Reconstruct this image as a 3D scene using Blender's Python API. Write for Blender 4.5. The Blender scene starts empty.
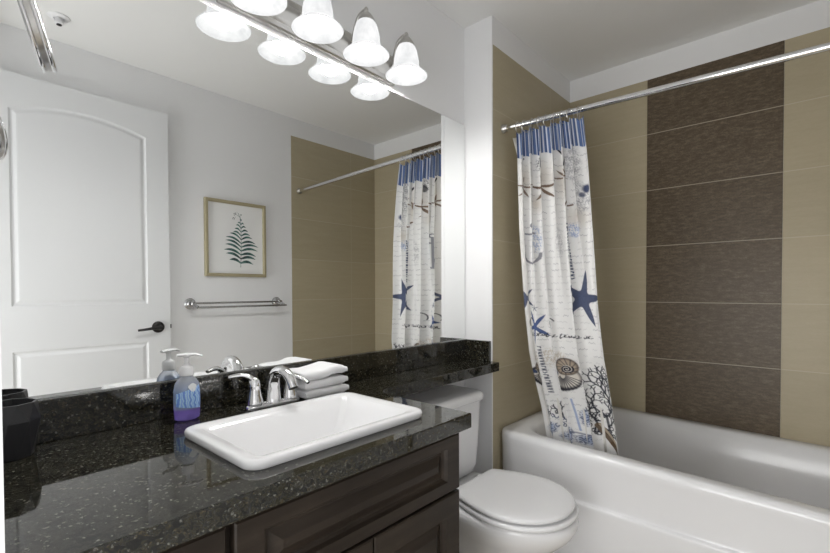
import bpy, bmesh, math, random
import numpy as np
from mathutils import Vector, Matrix
PI = math.pi
random.seed(7)
C = bpy.context.scene.collection

# ------------------------------------------------------------ camera, world, lights, exposure
CAM = (0.0, -1.2578, 1.1877)
YAW, PITCH, ROLL = 0.7331, -0.0183, -0.0033
FPX, CY = 443.78, 298.68
fw = Vector((math.cos(YAW), math.sin(YAW), 0)); rt = Vector((math.sin(YAW), -math.cos(YAW), 0)); up = Vector((0, 0, 1))
c_, s_ = math.cos(PITCH), math.sin(PITCH); fw, up = c_*fw + s_*up, c_*up - s_*fw
c_, s_ = math.cos(ROLL), math.sin(ROLL); rt, up = c_*rt + s_*up, c_*up - s_*rt
cam = bpy.data.cameras.new('camera'); camo = bpy.data.objects.new('camera', cam); C.objects.link(camo)
cam.sensor_width = 36; cam.sensor_fit = 'HORIZONTAL'; cam.lens = FPX/830*36
cam.shift_y = (CY - 276.5)/830; cam.clip_start = 0.02
camo.matrix_world = Matrix(((rt.x, up.x, -fw.x, CAM[0]), (rt.y, up.y, -fw.y, CAM[1]), (rt.z, up.z, -fw.z, CAM[2]), (0, 0, 0, 1)))
bpy.context.scene.camera = camo

w = bpy.data.worlds.new('world'); bpy.context.scene.world = w; w.use_nodes = True
w.node_tree.nodes['Background'].inputs[0].default_value = (1, 1, 1, 1)
w.node_tree.nodes['Background'].inputs[1].default_value = 0.6

def area(name, loc, rot, sx, sy, power, color=(1, 1, 1)):
    l = bpy.data.lights.new(name, 'AREA'); l.shape = 'RECTANGLE'; l.size = sx; l.size_y = sy; l.energy = power; l.color = color
    o = bpy.data.objects.new(name, l); C.objects.link(o); o.location = loc; o.rotation_euler = rot
    return o
area('doorway_fill', (-1.05, -1.05, 1.05), (0, -PI/2-0.42, 0), 1.7, 0.9, 17)       # added unseen fill beyond the doorway, tilted up to brighten the room
LAMP = 88.0        # vanity bulbs
vs = bpy.context.scene.view_settings
vs.view_transform = 'Standard'; vs.look = 'None'; vs.gamma = 1; vs.use_curve_mapping = False
vs.exposure = 1.03

# ------------------------------------------------------------ dimensions
H = 2.44; XS = 1.7558; YS = -0.1535; XB = 2.6235; YO = -1.5812; ZT = 2.3124; XL = 0.049
G0, GS = 2.0205, 0.2997; YB1, YB2 = -0.5794, -1.1466
ZK = 0.86

# ------------------------------------------------------------ materials
def mat(name, col, rough=0.5, metal=0.0, spec=0.5, **kw):
    m = bpy.data.materials.new(name); m.use_nodes = True
    b = m.node_tree.nodes['Principled BSDF']
    b.inputs['Base Color'].default_value = (*col, 1); b.inputs['Roughness'].default_value = rough
    b.inputs['Metallic'].default_value = metal; b.inputs['Specular IOR Level'].default_value = spec
    for k, v in kw.items(): b.inputs[k].default_value = v
    return m
def N(m, t, **kw):
    n = m.node_tree.nodes.new(t)
    for k, v in kw.items(): setattr(n, k, v)
    return n
def L(m, a, b): m.node_tree.links.new(a, b)
def bsdf(m): return m.node_tree.nodes['Principled BSDF']
def math_n(m, op, a, b=None, cc=None):
    n = N(m, 'ShaderNodeMath', operation=op)
    for i, v in enumerate((a, b, cc)):
        if v is None: continue
        if isinstance(v, (int, float)): n.inputs[i].default_value = v
        else: L(m, v, n.inputs[i])
    return n.outputs[0]
def ramp(m, fac, stops):
    r = N(m, 'ShaderNodeValToRGB'); L(m, fac, r.inputs[0])
    e = r.color_ramp.elements
    while len(e) < len(stops): e.new(0.5)
    for i, (p, c) in enumerate(stops): e[i].position = p; e[i].color = (*c, 1)
    return r.outputs[0]
def noise(m, vec, scale, detail=4, rough=0.55):
    n = N(m, 'ShaderNodeTexNoise'); n.inputs['Scale'].default_value = scale; n.inputs['Detail'].default_value = detail
    n.inputs['Roughness'].default_value = rough
    if vec is not None: L(m, vec, n.inputs['Vector'])
    return n.outputs['Fac']
def mixc(m, fac, a, b):
    n = N(m, 'ShaderNodeMix', data_type='RGBA')
    for i, v in ((0, fac), (6, a), (7, b)):
        if isinstance(v, (int, float)): n.inputs[i].default_value = v
        elif isinstance(v, tuple): n.inputs[i].default_value = (*v, 1)
        else: L(m, v, n.inputs[i])
    return n.outputs[2]
def position(m): return N(m, 'ShaderNodeNewGeometry').outputs['Position']
def mapping(m, vec, scale):
    n = N(m, 'ShaderNodeMapping'); n.inputs['Scale'].default_value = scale; L(m, vec, n.inputs['Vector']); return n.outputs[0]
def bump(m, h, strength=0.1, dist=0.002):
    n = N(m, 'ShaderNodeBump'); n.inputs['Strength'].default_value = strength; n.inputs['Distance'].default_value = dist
    L(m, h, n.inputs['Height']); L(m, n.outputs[0], bsdf(m).inputs['Normal'])

def paint(name, col, rough=0.6):
    m = mat(name, col, rough, spec=0.3)
    n = noise(m, position(m), 90, 3); bump(m, n, 0.06, 0.001)
    return m
M_WALL = paint('wall paint', (0.865, 0.867, 0.875))
M_CEIL = paint('ceiling paint', (0.86, 0.86, 0.85), 0.8)
M_DOOR = mat('door paint', (0.80, 0.81, 0.82), 0.4)
M_TRIM = mat('trim paint', (0.85, 0.85, 0.86), 0.4)

def tile_mat(name, cols, streak, speck, vlines, axis, grout):
    m = mat(name, cols[0], 0.32)
    p = position(m)
    sx = N(m, 'ShaderNodeSeparateXYZ'); L(m, p, sx.inputs[0])
    n1 = noise(m, mapping(m, p, streak), 1.0, 6, 0.65)
    n2 = noise(m, mapping(m, p, speck), 1.0, 3, 0.7)
    f = math_n(m, 'ADD', math_n(m, 'MULTIPLY', n1, 0.6), math_n(m, 'MULTIPLY', n2, 0.4))
    col = ramp(m, f, [(0.36, cols[0]), (0.5, cols[1]), (0.66, cols[2])])
    # every course of tiles a touch different
    crs = math_n(m, 'FLOOR', math_n(m, 'DIVIDE', math_n(m, 'SUBTRACT', G0, sx.outputs['Z']), GS))
    wn = N(m, 'ShaderNodeTexWhiteNoise', noise_dimensions='1D'); L(m, crs, wn.inputs['W'])
    hv = N(m, 'ShaderNodeHueSaturation'); L(m, col, hv.inputs['Color']); L(m, math_n(m, 'ADD', math_n(m, 'MULTIPLY', wn.outputs[0], 0.07), 0.965), hv.inputs['Value'])
    col = hv.outputs[0]
    # grout
    fr = math_n(m, 'FRACT', math_n(m, 'DIVIDE', math_n(m, 'SUBTRACT', sx.outputs['Z'], G0 - 20*GS), GS))
    d = math_n(m, 'MULTIPLY', math_n(m, 'MINIMUM', fr, math_n(m, 'SUBTRACT', 1.0, fr)), GS)
    g = math_n(m, 'MULTIPLY', math_n(m, 'LESS_THAN', d, 0.0019), math_n(m, 'GREATER_THAN', sx.outputs['Z'], 0.6))
    for v in vlines:
        dv = math_n(m, 'ABSOLUTE', math_n(m, 'SUBTRACT', sx.outputs[axis], v))
        g = math_n(m, 'MAXIMUM', g, math_n(m, 'LESS_THAN', dv, 0.0016))
    col = mixc(m, g, col, grout)
    L(m, col, bsdf(m).inputs['Base Color'])
    bsdf(m).inputs['Specular IOR Level'].default_value = 0.35
    L(m, math_n(m, 'ADD', math_n(m, 'MULTIPLY', g, 0.4), 0.4), bsdf(m).inputs['Roughness'])
    return m
BEIGE = [(0.452, 0.392, 0.270), (0.470, 0.410, 0.284), (0.492, 0.432, 0.304)]
BGROUT = (0.56, 0.51, 0.39)
M_TILE_BACK = tile_mat('beige back wall tile', BEIGE, (3, 5, 40), (60, 60, 160), [], 'Y', BGROUT)
M_TILE_END = tile_mat('beige end wall tile', BEIGE, (5, 3, 40), (60, 60, 160), [2.36], 'X', BGROUT)
M_TILE_BROWN = tile_mat('brown feature tile', [(0.074, 0.053, 0.032), (0.112, 0.083, 0.052), (0.20, 0.155, 0.102)], (10, 28, 90), (160, 160, 260), [], 'Y', (0.42, 0.37, 0.29))
M_FLOOR = mat('floor tile', (0.45, 0.40, 0.32), 0.35)
_p = position(M_FLOOR); _n = noise(M_FLOOR, _p, 8, 6)
L(M_FLOOR, ramp(M_FLOOR, _n, [(0.3, (0.52, 0.46, 0.37)), (0.7, (0.64, 0.58, 0.48))]), bsdf(M_FLOOR).inputs['Base Color'])

# polished black granite
M_GRAN = mat('polished black granite', (0.02, 0.02, 0.018), 0.035, spec=0.62)
_p = position(M_GRAN)
_v = N(M_GRAN, 'ShaderNodeTexVoronoi'); _v.inputs['Scale'].default_value = 260; L(M_GRAN, mapping(M_GRAN, _p, (1, 1, 1)), _v.inputs['Vector'])
_n1 = noise(M_GRAN, mapping(M_GRAN, _p, (0.8, 1.2, 1)), 75, 5, 0.7); _n2 = noise(M_GRAN, _p, 130, 4, 0.7)
_base = ramp(M_GRAN, _n1, [(0.38, (0.003, 0.0032, 0.003)), (0.47, (0.009, 0.009, 0.007)), (0.53, (0.036, 0.032, 0.019)), (0.58, (0.010, 0.0105, 0.009)), (0.68, (0.030, 0.030, 0.026))])
_sep = N(M_GRAN, 'ShaderNodeSeparateColor'); L(M_GRAN, _v.outputs['Color'], _sep.inputs[0])
_fl = math_n(M_GRAN, 'MULTIPLY', math_n(M_GRAN, 'GREATER_THAN', _sep.outputs[0], 0.93), math_n(M_GRAN, 'GREATER_THAN', _n2, 0.50))
_c = mixc(M_GRAN, math_n(M_GRAN, 'MULTIPLY', _fl, 0.8), _base, (0.15, 0.15, 0.13))
_fl2 = math_n(M_GRAN, 'MULTIPLY', math_n(M_GRAN, 'GREATER_THAN', _sep.outputs[1], 0.90), math_n(M_GRAN, 'LESS_THAN', _n2, 0.49))
_c = mixc(M_GRAN, math_n(M_GRAN, 'MULTIPLY', _fl2, 0.8), _c, (0.07, 0.055, 0.03))
L(M_GRAN, _c, bsdf(M_GRAN).inputs['Base Color'])

M_WOOD = mat('espresso stained wood', (0.04, 0.025, 0.02), 0.38, spec=0.22)
_p = position(M_WOOD); _n = noise(M_WOOD, mapping(M_WOOD, _p, (4, 60, 60)), 1.0, 6, 0.6)
_nb = noise(M_WOOD, _p, 5, 3)
_f = math_n(M_WOOD, 'ADD', math_n(M_WOOD, 'MULTIPLY', _n, 0.6), math_n(M_WOOD, 'MULTIPLY', _nb, 0.4))
L(M_WOOD, ramp(M_WOOD, _f, [(0.3, (0.016, 0.0118, 0.0088)), (0.5, (0.027, 0.0200, 0.0150)), (0.7, (0.045, 0.034, 0.0255))]), bsdf(M_WOOD).inputs['Base Color'])
M_GAP = mat('dark cabinet interior', (0.008, 0.006, 0.005), 0.8)

M_MIRROR = mat('mirror glass', (0.90, 0.91, 0.905), 0.0, 1.0)
M_CHROME = mat('chrome', (0.78, 0.78, 0.79), 0.07, 1.0)
M_SATIN = mat('satin chrome', (0.50, 0.50, 0.51), 0.16, 1.0)
M_NICKEL = mat('brushed nickel', (0.55, 0.54, 0.52), 0.28, 1.0)
M_BRONZE = mat('dark bronze', (0.03, 0.028, 0.027), 0.35, 0.6)
M_CERAMIC = mat('white glazed ceramic', (0.84, 0.84, 0.85), 0.08, spec=0.55)
M_TUB = mat('white acrylic', (0.80, 0.80, 0.81), 0.13, spec=0.5)
M_SEAT = mat('white seat plastic', (0.82, 0.82, 0.83), 0.22)
M_BLACK = mat('matte black ceramic', (0.022, 0.022, 0.025), 0.38)
M_WHITEPL = mat('white plastic', (0.86, 0.86, 0.87), 0.25)
M_PAPER = mat('white paper', (0.86, 0.86, 0.85), 0.7)
M_GOLD = mat('pale gold wood', (0.40, 0.35, 0.22), 0.4, 0.15)
M_FERN = mat('fern ink', (0.07, 0.13, 0.12), 0.8)
_p = position(M_FERN); _n = noise(M_FERN, _p, 22, 3)
L(M_FERN, ramp(M_FERN, _n, [(0.35, (0.035, 0.06, 0.06)), (0.55, (0.06, 0.16, 0.14)), (0.75, (0.20, 0.30, 0.27))]), bsdf(M_FERN).inputs['Base Color'])

M_TOWEL = mat('white terry cloth', (0.86, 0.86, 0.87), 0.95, spec=0.1)
_p = position(M_TOWEL); bump(M_TOWEL, noise(M_TOWEL, _p, 420, 2), 0.5, 0.002)
M_LINER = mat('shower liner', (0.72, 0.70, 0.66), 0.45)

def emis(name, col, strength):
    m = bpy.data.materials.new(name); m.use_nodes = True
    b = m.node_tree.nodes['Principled BSDF']
    b.inputs['Base Color'].default_value = (*col, 1); b.inputs['Emission Color'].default_value = (*col, 1); b.inputs['Emission Strength'].default_value = strength
    return m
M_BULB = emis('lit bulb', (1.0, 0.985, 0.96), LAMP)
M_SHADE = mat('alabaster glass lit from within', (0.004, 0.004, 0.004), 0.5, spec=0.08)
_p = position(M_SHADE); _n = noise(M_SHADE, mapping(M_SHADE, _p, (22, 22, 14)), 1.0, 5, 0.6)
L(M_SHADE, ramp(M_SHADE, _n, [(0.3, (0.74, 0.75, 0.76)), (0.68, (1, 1, 1))]), bsdf(M_SHADE).inputs['Emission Color'])
bsdf(M_SHADE).inputs['Emission Strength'].default_value = 0.50

# ------------------------------------------------------------ mesh helpers
def box(bm, x0, x1, y0, y1, z0, z1, bev=0.0, seg=2):
    r = bmesh.ops.create_cube(bm, size=1)
    vs_ = r['verts']
    for v in vs_:
        v.co = Vector(((x0+x1)/2 + v.co.x*(x1-x0), (y0+y1)/2 + v.co.y*(y1-y0), (z0+z1)/2 + v.co.z*(z1-z0)))
    if bev > 0:
        es = list({e for v in vs_ for e in v.link_edges})
        bmesh.ops.bevel(bm, geom=es, offset=bev, segments=seg, affect='EDGES', profile=0.5)
def loft(bm, rings, cap0=True, cap1=True, closed=True):
    R = [[bm.verts.new(p) for p in r] for r in rings]
    n = len(R[0])
    for a, b in zip(R, R[1:]):
        for i in range(n if closed else n-1):
            j = (i+1) % n
            bm.faces.new((a[i], a[j], b[j], b[i]))
    if cap0: bm.faces.new(R[0][::-1])
    if cap1: bm.faces.new(R[-1])
    return R
def ring(cx, cy, z, rx, ry, n=32):
    return [Vector((cx + rx*math.cos(2*PI*i/n), cy + ry*math.sin(2*PI*i/n), z)) for i in range(n)]
def lathe(bm, cx, cy, prof, n=32, cap0=True, cap1=True):
    loft(bm, [ring(cx, cy, z, max(r, 1e-4), max(r, 1e-4), n) for r, z in prof], cap0, cap1)
def rrect(x0, x1, y0, y1, r, z, k=8):
    if not isinstance(r, (list, tuple)): r = [r]*4
    pts = []
    for (cx, cy, a0, rr) in ((x1, y1, 0, r[0]), (x0, y1, PI/2, r[1]), (x0, y0, PI, r[2]), (x1, y0, 3*PI/2, r[3])):
        rr = max(rr, 1e-4)
        sx = -1 if cx == x1 else 1; sy = -1 if cy == y1 else 1
        for i in range(k+1):
            a = a0 + PI/2*i/k
            pts.append(Vector((cx + sx*rr + rr*math.cos(a), cy + sy*rr + rr*math.sin(a), z)))
    return pts
def spline(pts, n=8):
    P = [Vector(p) for p in pts]; out = []
    for i in range(len(P)-1):
        p0 = P[max(i-1, 0)]; p1 = P[i]; p2 = P[i+1]; p3 = P[min(i+2, len(P)-1)]
        for k in range(n):
            t = k/n
            out.append(0.5*((2*p1) + (p2-p0)*t + (2*p0-5*p1+4*p2-p3)*t*t + (3*p1-p0-3*p2+p3)*t**3))
    out.append(P[-1]); return out
def tube(bm, pts, rad, n=14, flat=1.0, caps=True):
    P = [Vector(p) for p in pts]
    if not isinstance(rad, (list, tuple)): rad = [rad]*len(P)
    elif len(rad) != len(P):
        m_ = len(rad)-1
        rad = [rad[min(int(i/(len(P)-1)*m_), m_-1)]*(1-(i/(len(P)-1)*m_-min(int(i/(len(P)-1)*m_), m_-1))) + rad[min(int(i/(len(P)-1)*m_), m_-1)+1]*(i/(len(P)-1)*m_-min(int(i/(len(P)-1)*m_), m_-1)) for i in range(len(P))]
    rings = []; prev = None
    for i, p in enumerate(P):
        t = (P[min(i+1, len(P)-1)] - P[max(i-1, 0)]).normalized()
        if prev is None:
            a = Vector((0, 0, 1)) if abs(t.z) < 0.9 else Vector((1, 0, 0))
            u = t.cross(a).normalized()
        else: u = (prev - t*prev.dot(t)).normalized()
        prev = u; v = t.cross(u)
        rings.append([p + rad[i]*(u*math.cos(2*PI*k/n) + v*flat*math.sin(2*PI*k/n)) for k in range(n)])
    loft(bm, rings, caps, caps)
def torus(bm, center, axis, R, r, n=28, m=8):
    axis = Vector(axis).normalized(); a = Vector((0, 0, 1)) if abs(axis.z) < 0.9 else Vector((1, 0, 0))
    u = axis.cross(a).normalized(); v = axis.cross(u); c = Vector(center)
    rings = []
    for i in range(n):
        th = 2*PI*i/n; d = u*math.cos(th) + v*math.sin(th)
        rings.append([c + d*(R + r*math.cos(2*PI*k/m)) + axis*r*math.sin(2*PI*k/m) for k in range(m)])
    rings.append(rings[0])
    loft(bm, rings, False, False)
    bmesh.ops.remove_doubles(bm, verts=bm.verts, dist=1e-6)
def wloc(o):
    v = Vector((0, 0, 0))
    while o is not None: v = v + o.location; o = o.parent
    return v
def obj(name, bm, m, parent=None, smooth=True, loc=None, angle=40, kind=None):
    bmesh.ops.recalc_face_normals(bm, faces=bm.faces)
    off = wloc(parent) if parent is not None else Vector((0, 0, 0))
    if loc is not None: off = off + Vector(loc) - off if parent is None else Vector(loc)
    for v in bm.verts: v.co -= off
    me = bpy.data.meshes.new(name); bm.to_mesh(me); bm.free()
    o = bpy.data.objects.new(name, me); C.objects.link(o)
    if parent is not None:
        o.parent = parent
        if loc is not None: o.location = Vector(loc) - wloc(parent)
    elif loc is not None: o.location = loc
    if m is not None: me.materials.append(m)
    if smooth:
        me.polygons.foreach_set('use_smooth', [True]*len(me.polygons))
        try: me.set_sharp_from_angle(angle=math.radians(angle))
        except Exception: pass
    if kind: o['kind'] = kind
    me.update()
    return o
def thing(name, label, cat, loc, group=None):
    o = bpy.data.objects.new(name, None); C.objects.link(o); o.location = loc; o.empty_display_size = 0.05
    o['label'] = label; o['category'] = cat
    if group: o['group'] = group
    return o
def tag(o, label, cat, group=None):
    o['label'] = label; o['category'] = cat
    if group: o['group'] = group
    return o
B = bmesh.new
def struct(name, m, *boxes, parent=None, bev=0):
    bm = B()
    for b in boxes: box(bm, *b, bev=bev)
    return obj(name, bm, m, parent, smooth=bev > 0, kind='structure' if parent is None else None)

# ------------------------------------------------------------ room shell
YD0, YD1, ZD = -1.5, -0.64, 2.22      # doorway in the left wall
struct('floor', M_FLOOR, (-1.3, 2.75, -1.72, 0.15, -0.06, 0))
struct('ceiling', M_CEIL, (-1.3, 2.75, -1.72, 0.15, H, H+0.06))
struct('wall_vanity', M_WALL, (XL-0.12, XS, 0, 0.12, 0, H))
wt = struct('wall_tub_end', M_WALL, (XS, 2.75, YS+0.012, 0.12, 0, H), (XS, XB, YS, YS+0.012, ZT, H))
struct('tile_cladding', M_TILE_END, (XS+0.006, XB, YS, YS+0.013, 0, ZT), parent=wt)
wb = struct('wall_back', M_WALL, (XB+0.012, 2.75, -1.72, YS+0.012, 0, H), (XB, XB+0.012, YO, YS, ZT, H))
struct('tile_cladding', M_TILE_BACK, (XB, XB+0.013, YB1, YS, 0, ZT), (XB, XB+0.013, YO, YB2, 0, ZT), parent=wb)
tb = struct('feature_tile_panel', M_TILE_BROWN, (XB-0.0005, XB+0.013, YB2+0.001, YB1-0.001, 0, ZT), parent=wb)
tb['label'] = 'dark brown tile column with pale grout lines'
wo = struct('wall_opposite', M_WALL, (-0.06, 2.75, -1.72, YO-0.012, 0, H), (-0.06, 1.80, YO-0.013, YO, 0, H), (1.80, XB, YO-0.012, YO, ZT, H))
struct('tile_cladding', M_TILE_END, (1.802, XB, YO-0.013, YO, 0, ZT), parent=wo)
struct('wall_left', M_WALL, (-0.06, XL, YD1, 0, 0, H), (-0.06, XL, -1.6, YD0, 0, H), (-0.06, XL, YD0, YD1, ZD, H))
struct('wall_hallway', M_WALL, (-1.3, -1.2, -1.72, 0.15, 0, H))
struct('trim_1', M_TRIM, (XS-0.001, XS+0.006, YS-0.001, YS+0.02, 0, ZT))
struct('trim_2', M_TRIM, (1.796, 1.802, YO-0.01, YO+0.001, 0, ZT))
struct('trim_3', M_TRIM, (-0.07, XL+0.003, YD1-0.012, YD1, 0, ZD))        # door jamb
struct('baseboard_opposite', M_TRIM, (XL, 1.79, YO, YO+0.012, 0, 0.1))

# ------------------------------------------------------------ the door, open against the opposite wall
def door():
    x0, x1, yb, yf, z0, z1 = 0.165, 0.962, -1.572, -1.535, 0.012, 2.207
    bm = B()
    sl = 0.113
    px0, px1 = x0+sl, x1-sl
    # build the front face (facing +y) as stiles/rails with two sunk panels
    def arch(t, zc, rise): return zc + rise*(1-(2*t-1)**2)
    n = 24
    top = [(px1 + (px0-px1)*i/n, arch(i/n, 2.044, 0.052)) for i in range(n+1)]
    up_loop = [(px0, 1.118), (px1, 1.118)] + top
    lo_loop = [(px0, 0.21), (px1, 0.21), (px1, 0.905), (px0, 0.905)]
    def inset(loop, d):
        cx = sum(p[0] for p in loop)/len(loop); out = []
        m_ = len(loop)
        for i in range(m_):
            a = Vector(loop[i-1]); b = Vector(loop[i]); c = Vector(loop[(i+1) % m_])
            e1 = (b-a).normalized(); e2 = (c-b).normalized()
            n1 = Vector((-e1.y, e1.x)); n2 = Vector((-e2.y, e2.x))
            nn = (n1+n2); nn = nn/max(nn.length_squared, 1e-6)*2
            out.append((b.x + nn.x*d*1.0, b.y + nn.y*d*1.0))
        return out
    def V(loop, y): return [bm.verts.new((p[0], y, p[1])) for p in loop]
    def Q(*pts): bm.faces.new([bm.verts.new((x, yf, z)) for x, z in pts])
    outer = [bm.verts.new((x, yf, z)) for x, z in ((x0, z0), (x1, z0), (x1, z1), (x0, z1))]
    Q((x0, z0), (px0, z0), (px0, z1), (x0, z1)); Q((px1, z0), (x1, z0), (x1, z1), (px1, z1))
    Q((px0, z0), (px1, z0), (px1, 0.21), (px0, 0.21)); Q((px0, 0.905), (px1, 0.905), (px1, 1.118), (px0, 1.118))
    for a, b in zip(top, top[1:]): Q(a, (a[0], z1), (b[0], z1), b)
    for loop in (up_loop, lo_loop):
        prof = [(0, 0), (0.004, -0.003), (0.009, -0.006), (0.015, -0.006), (0.028, -0.0015), (0.034, -0.001)]
        rs = [V(inset(loop, d), yf+dy) for d, dy in prof]
        for a, b in zip(rs, rs[1:]):
            m_ = len(a)
            for i in range(m_): bm.faces.new((a[i], a[(i+1) % m_], b[(i+1) % m_], b[i]))
        bm.faces.new(rs[-1])
    back = [bm.verts.new((x, yb, z)) for x, z in ((x0, z0), (x1, z0), (x1, z1), (x0, z1))]
    for i in range(4): bm.faces.new((outer[i], outer[(i+1) % 4], back[(i+1) % 4], back[i]))
    bm.faces.new(back)
    bmesh.ops.remove_doubles(bm, verts=bm.verts, dist=1e-5)
    d = obj('door_1', bm, M_DOOR, None, smooth=False, kind='structure', loc=(x0, yb, z0))
    bm = B()
    hx, hz = 0.897, 0.985
    rings = []
    for r, y in ((0.031, yf), (0.033, yf+0.004), (0.031, yf+0.012), (0.02, yf+0.016), (0.012, yf+0.03), (0.011, yf+0.05)):
        rings.append([Vector((hx + r*math.cos(2*PI*i/24), y, hz + r*math.sin(2*PI*i/24))) for i in range(24)])
    loft(bm, rings)
    h = obj('door_handle', bm, M_BRONZE, d)
    h['label'] = 'dark bronze lever handle'
    bm = B()
    tube(bm, spline([(hx+0.006, yf+0.052, hz), (hx-0.03, yf+0.056, hz-0.001), (hx-0.075, yf+0.055, hz-0.006), (hx-0.115, yf+0.05, hz-0.01)]), [0.011, 0.009, 0.007, 0.006], 12)
    obj('lever', bm, M_BRONZE, h)
    bm = B(); box(bm, x1-0.001, x1+0.002, yb+0.008, yf-0.008, hz-0.03, hz+0.03, 0.001); obj('latch_plate', bm, M_NICKEL, d)
    bm = B(); box(bm, x1+0.001, x1+0.012, yb+0.013, yf-0.013, hz-0.012, hz+0.012, 0.002); obj('latch_bolt', bm, M_BRONZE, d)
door()

# ------------------------------------------------------------ vanity cabinet
def raised_panel(bm, x0, x1, z0, z1, y, th=0.02, stile=0.05, rail=0.04):
    """door or drawer front facing -y with a raised centre field"""
    prof = [(0, 0, 0.0), (0.0, 0.0, -th+0.003), (0.003, 0.003, -th), (stile, rail, -th), (stile+0.004, rail+0.004, -th+0.010), (stile+0.009, rail+0.009, -th+0.014),
            (stile+0.014, rail+0.014, -th+0.014), (stile+0.036, rail+0.034, -th+0.003), (stile+0.038, rail+0.036, -th+0.0025)]
    rs = []
    for dx, dz, dy in prof:
        rs.append([Vector((x0+dx, y+dy, z0+dz)), Vector((x1-dx, y+dy, z0+dz)), Vector((x1-dx, y+dy, z1-dz)), Vector((x0+dx, y+dy, z1-dz))])
    loft(bm, rs)
YC = -0.538       # cabinet front
van = thing('vanity_cabinet', 'espresso stained wooden vanity cabinet with raised panel fronts under the black counter', 'cabinet', (0.51, -0.3, 0))
bm = B(); box(bm, XL+0.004, 0.955, YC, -0.004, 0.1, ZK-0.042); box(bm, XL+0.004, 0.955, YC+0.07, -0.004, 0.0, 0.1)
body_o = obj('body', bm, M_WOOD, van, smooth=False)
def front(name, x0, x1, z0, z1, stile=0.05, rail=0.04):
    bm = B(); raised_panel(bm, x0, x1, z0, z1, YC-0.0005, 0.02, stile, rail)
    return obj(name, bm, M_WOOD, van, smooth=False)
front('drawer_front', 0.336, 0.953, 0.662, 0.808, 0.052, 0.030)
front('door', 0.336, 0.641, 0.115, 0.655, 0.058, 0.055)
front('door', 0.646, 0.953, 0.115, 0.655, 0.058, 0.055)
front('drawer_front', XL+0.008, 0.322, 0.662, 0.808, 0.045, 0.030)
front('drawer_front', XL+0.008, 0.322, 0.392, 0.655, 0.045, 0.04)
front('drawer_front', XL+0.008, 0.322, 0.115, 0.385, 0.045, 0.04)

# ------------------------------------------------------------ granite counter with the shelf over the toilet
def counter():
    pts = [(XL+0.001, -0.001), (XS-0.001, -0.001), (XS-0.001, YS-0.0), (XS-0.0005, -0.192)]
    # shelf front edge, concave corner, right edge, front
    cx, cy, r = 1.045, -0.262, 0.066
    for i in range(9):
        a = PI/2 + PI/2*i/8
        pts.append((cx + r*math.cos(a), -0.192 - r + r*math.sin(a)))
    pts += [(0.979, -0.578), (XL+0.001, -0.578)]
    bm = B()
    e = 0.004
    bot = [bm.verts.new((x, y, ZK-0.041)) for x, y in pts]
    top = [bm.verts.new((x, y, ZK)) for x, y in pts]
    n = len(pts)
    for i in range(n): bm.faces.new((bot[i], bot[(i+1) % n], top[(i+1) % n], top[i]))
    ft = bm.faces.new(top); fb = bm.faces.new(bot[::-1])
    es = list(ft.edges) + list(fb.edges)
    bmesh.ops.bevel(bm, geom=es, offset=0.0035, segments=3, affect='EDGES', profile=0.5)
    o = obj('countertop', bm, M_GRAN, None, smooth=True, loc=(0.5, -0.3, ZK-0.041), angle=30)
    tag(o, 'polished black granite countertop with a narrow shelf reaching over the toilet', 'countertop')
    return o
top_o = counter()
bm = B(); box(bm, XL+0.001, XS-0.001, -0.021, -0.001, ZK+0.0005, ZK+0.0935, 0.002)
tag(obj('backsplash', bm, M_GRAN, None, False, loc=(0.9, -0.01, ZK)), 'long black granite backsplash strip below the wall mirror', 'backsplash')
bm = B(); box(bm, XS-0.021, XS-0.001, YS+0.004, -0.022, ZK+0.0005, ZK+0.0935, 0.002)
tag(obj('backsplash', bm, M_GRAN, None, False, loc=(XS-0.01, -0.09, ZK)), 'short black granite side splash on the narrow white end wall', 'backsplash')
# wall mirror
bm = B(); box(bm, XL+0.012, XS-0.006, -0.006, -0.0005, ZK+0.0945, 1.977)
tag(obj('wall_mirror', bm, M_MIRROR, None, smooth=False, loc=(0.9, -0.003, ZK+0.0945)), 'large frameless wall mirror above the vanity counter', 'mirror')

# ------------------------------------------------------------ sink
def cut(o, x0, x1, y0, y1, z0, z1, r):
    bm = B(); loft(bm, [rrect(x0, x1, y0, y1, r, z, 8) for z in (z0, z1)]); bmesh.ops.recalc_face_normals(bm, faces=bm.faces)
    me = bpy.data.meshes.new('cutter'); bm.to_mesh(me); bm.free()
    co = bpy.data.objects.new('cutter', me); C.objects.link(co)
    md = o.modifiers.new('cut', 'BOOLEAN'); md.object = co; md.operation = 'DIFFERENCE'; md.solver = 'EXACT'
    bpy.context.view_layer.update()
    dg = bpy.context.evaluated_depsgraph_get()
    nm = bpy.data.meshes.new_from_object(o.evaluated_get(dg)); o.modifiers.clear(); o.data = nm
    nm.polygons.foreach_set('use_smooth', [False]*len(nm.polygons))
    bpy.data.objects.remove(co); bpy.data.meshes.remove(me)
cut(top_o, 0.402, 0.860, -0.497, -0.202, ZK-0.1, ZK+0.1, 0.04)
cut(body_o, 0.396, 0.866, -0.503, -0.196, 0.70, ZK+0.1, 0.04)
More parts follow.
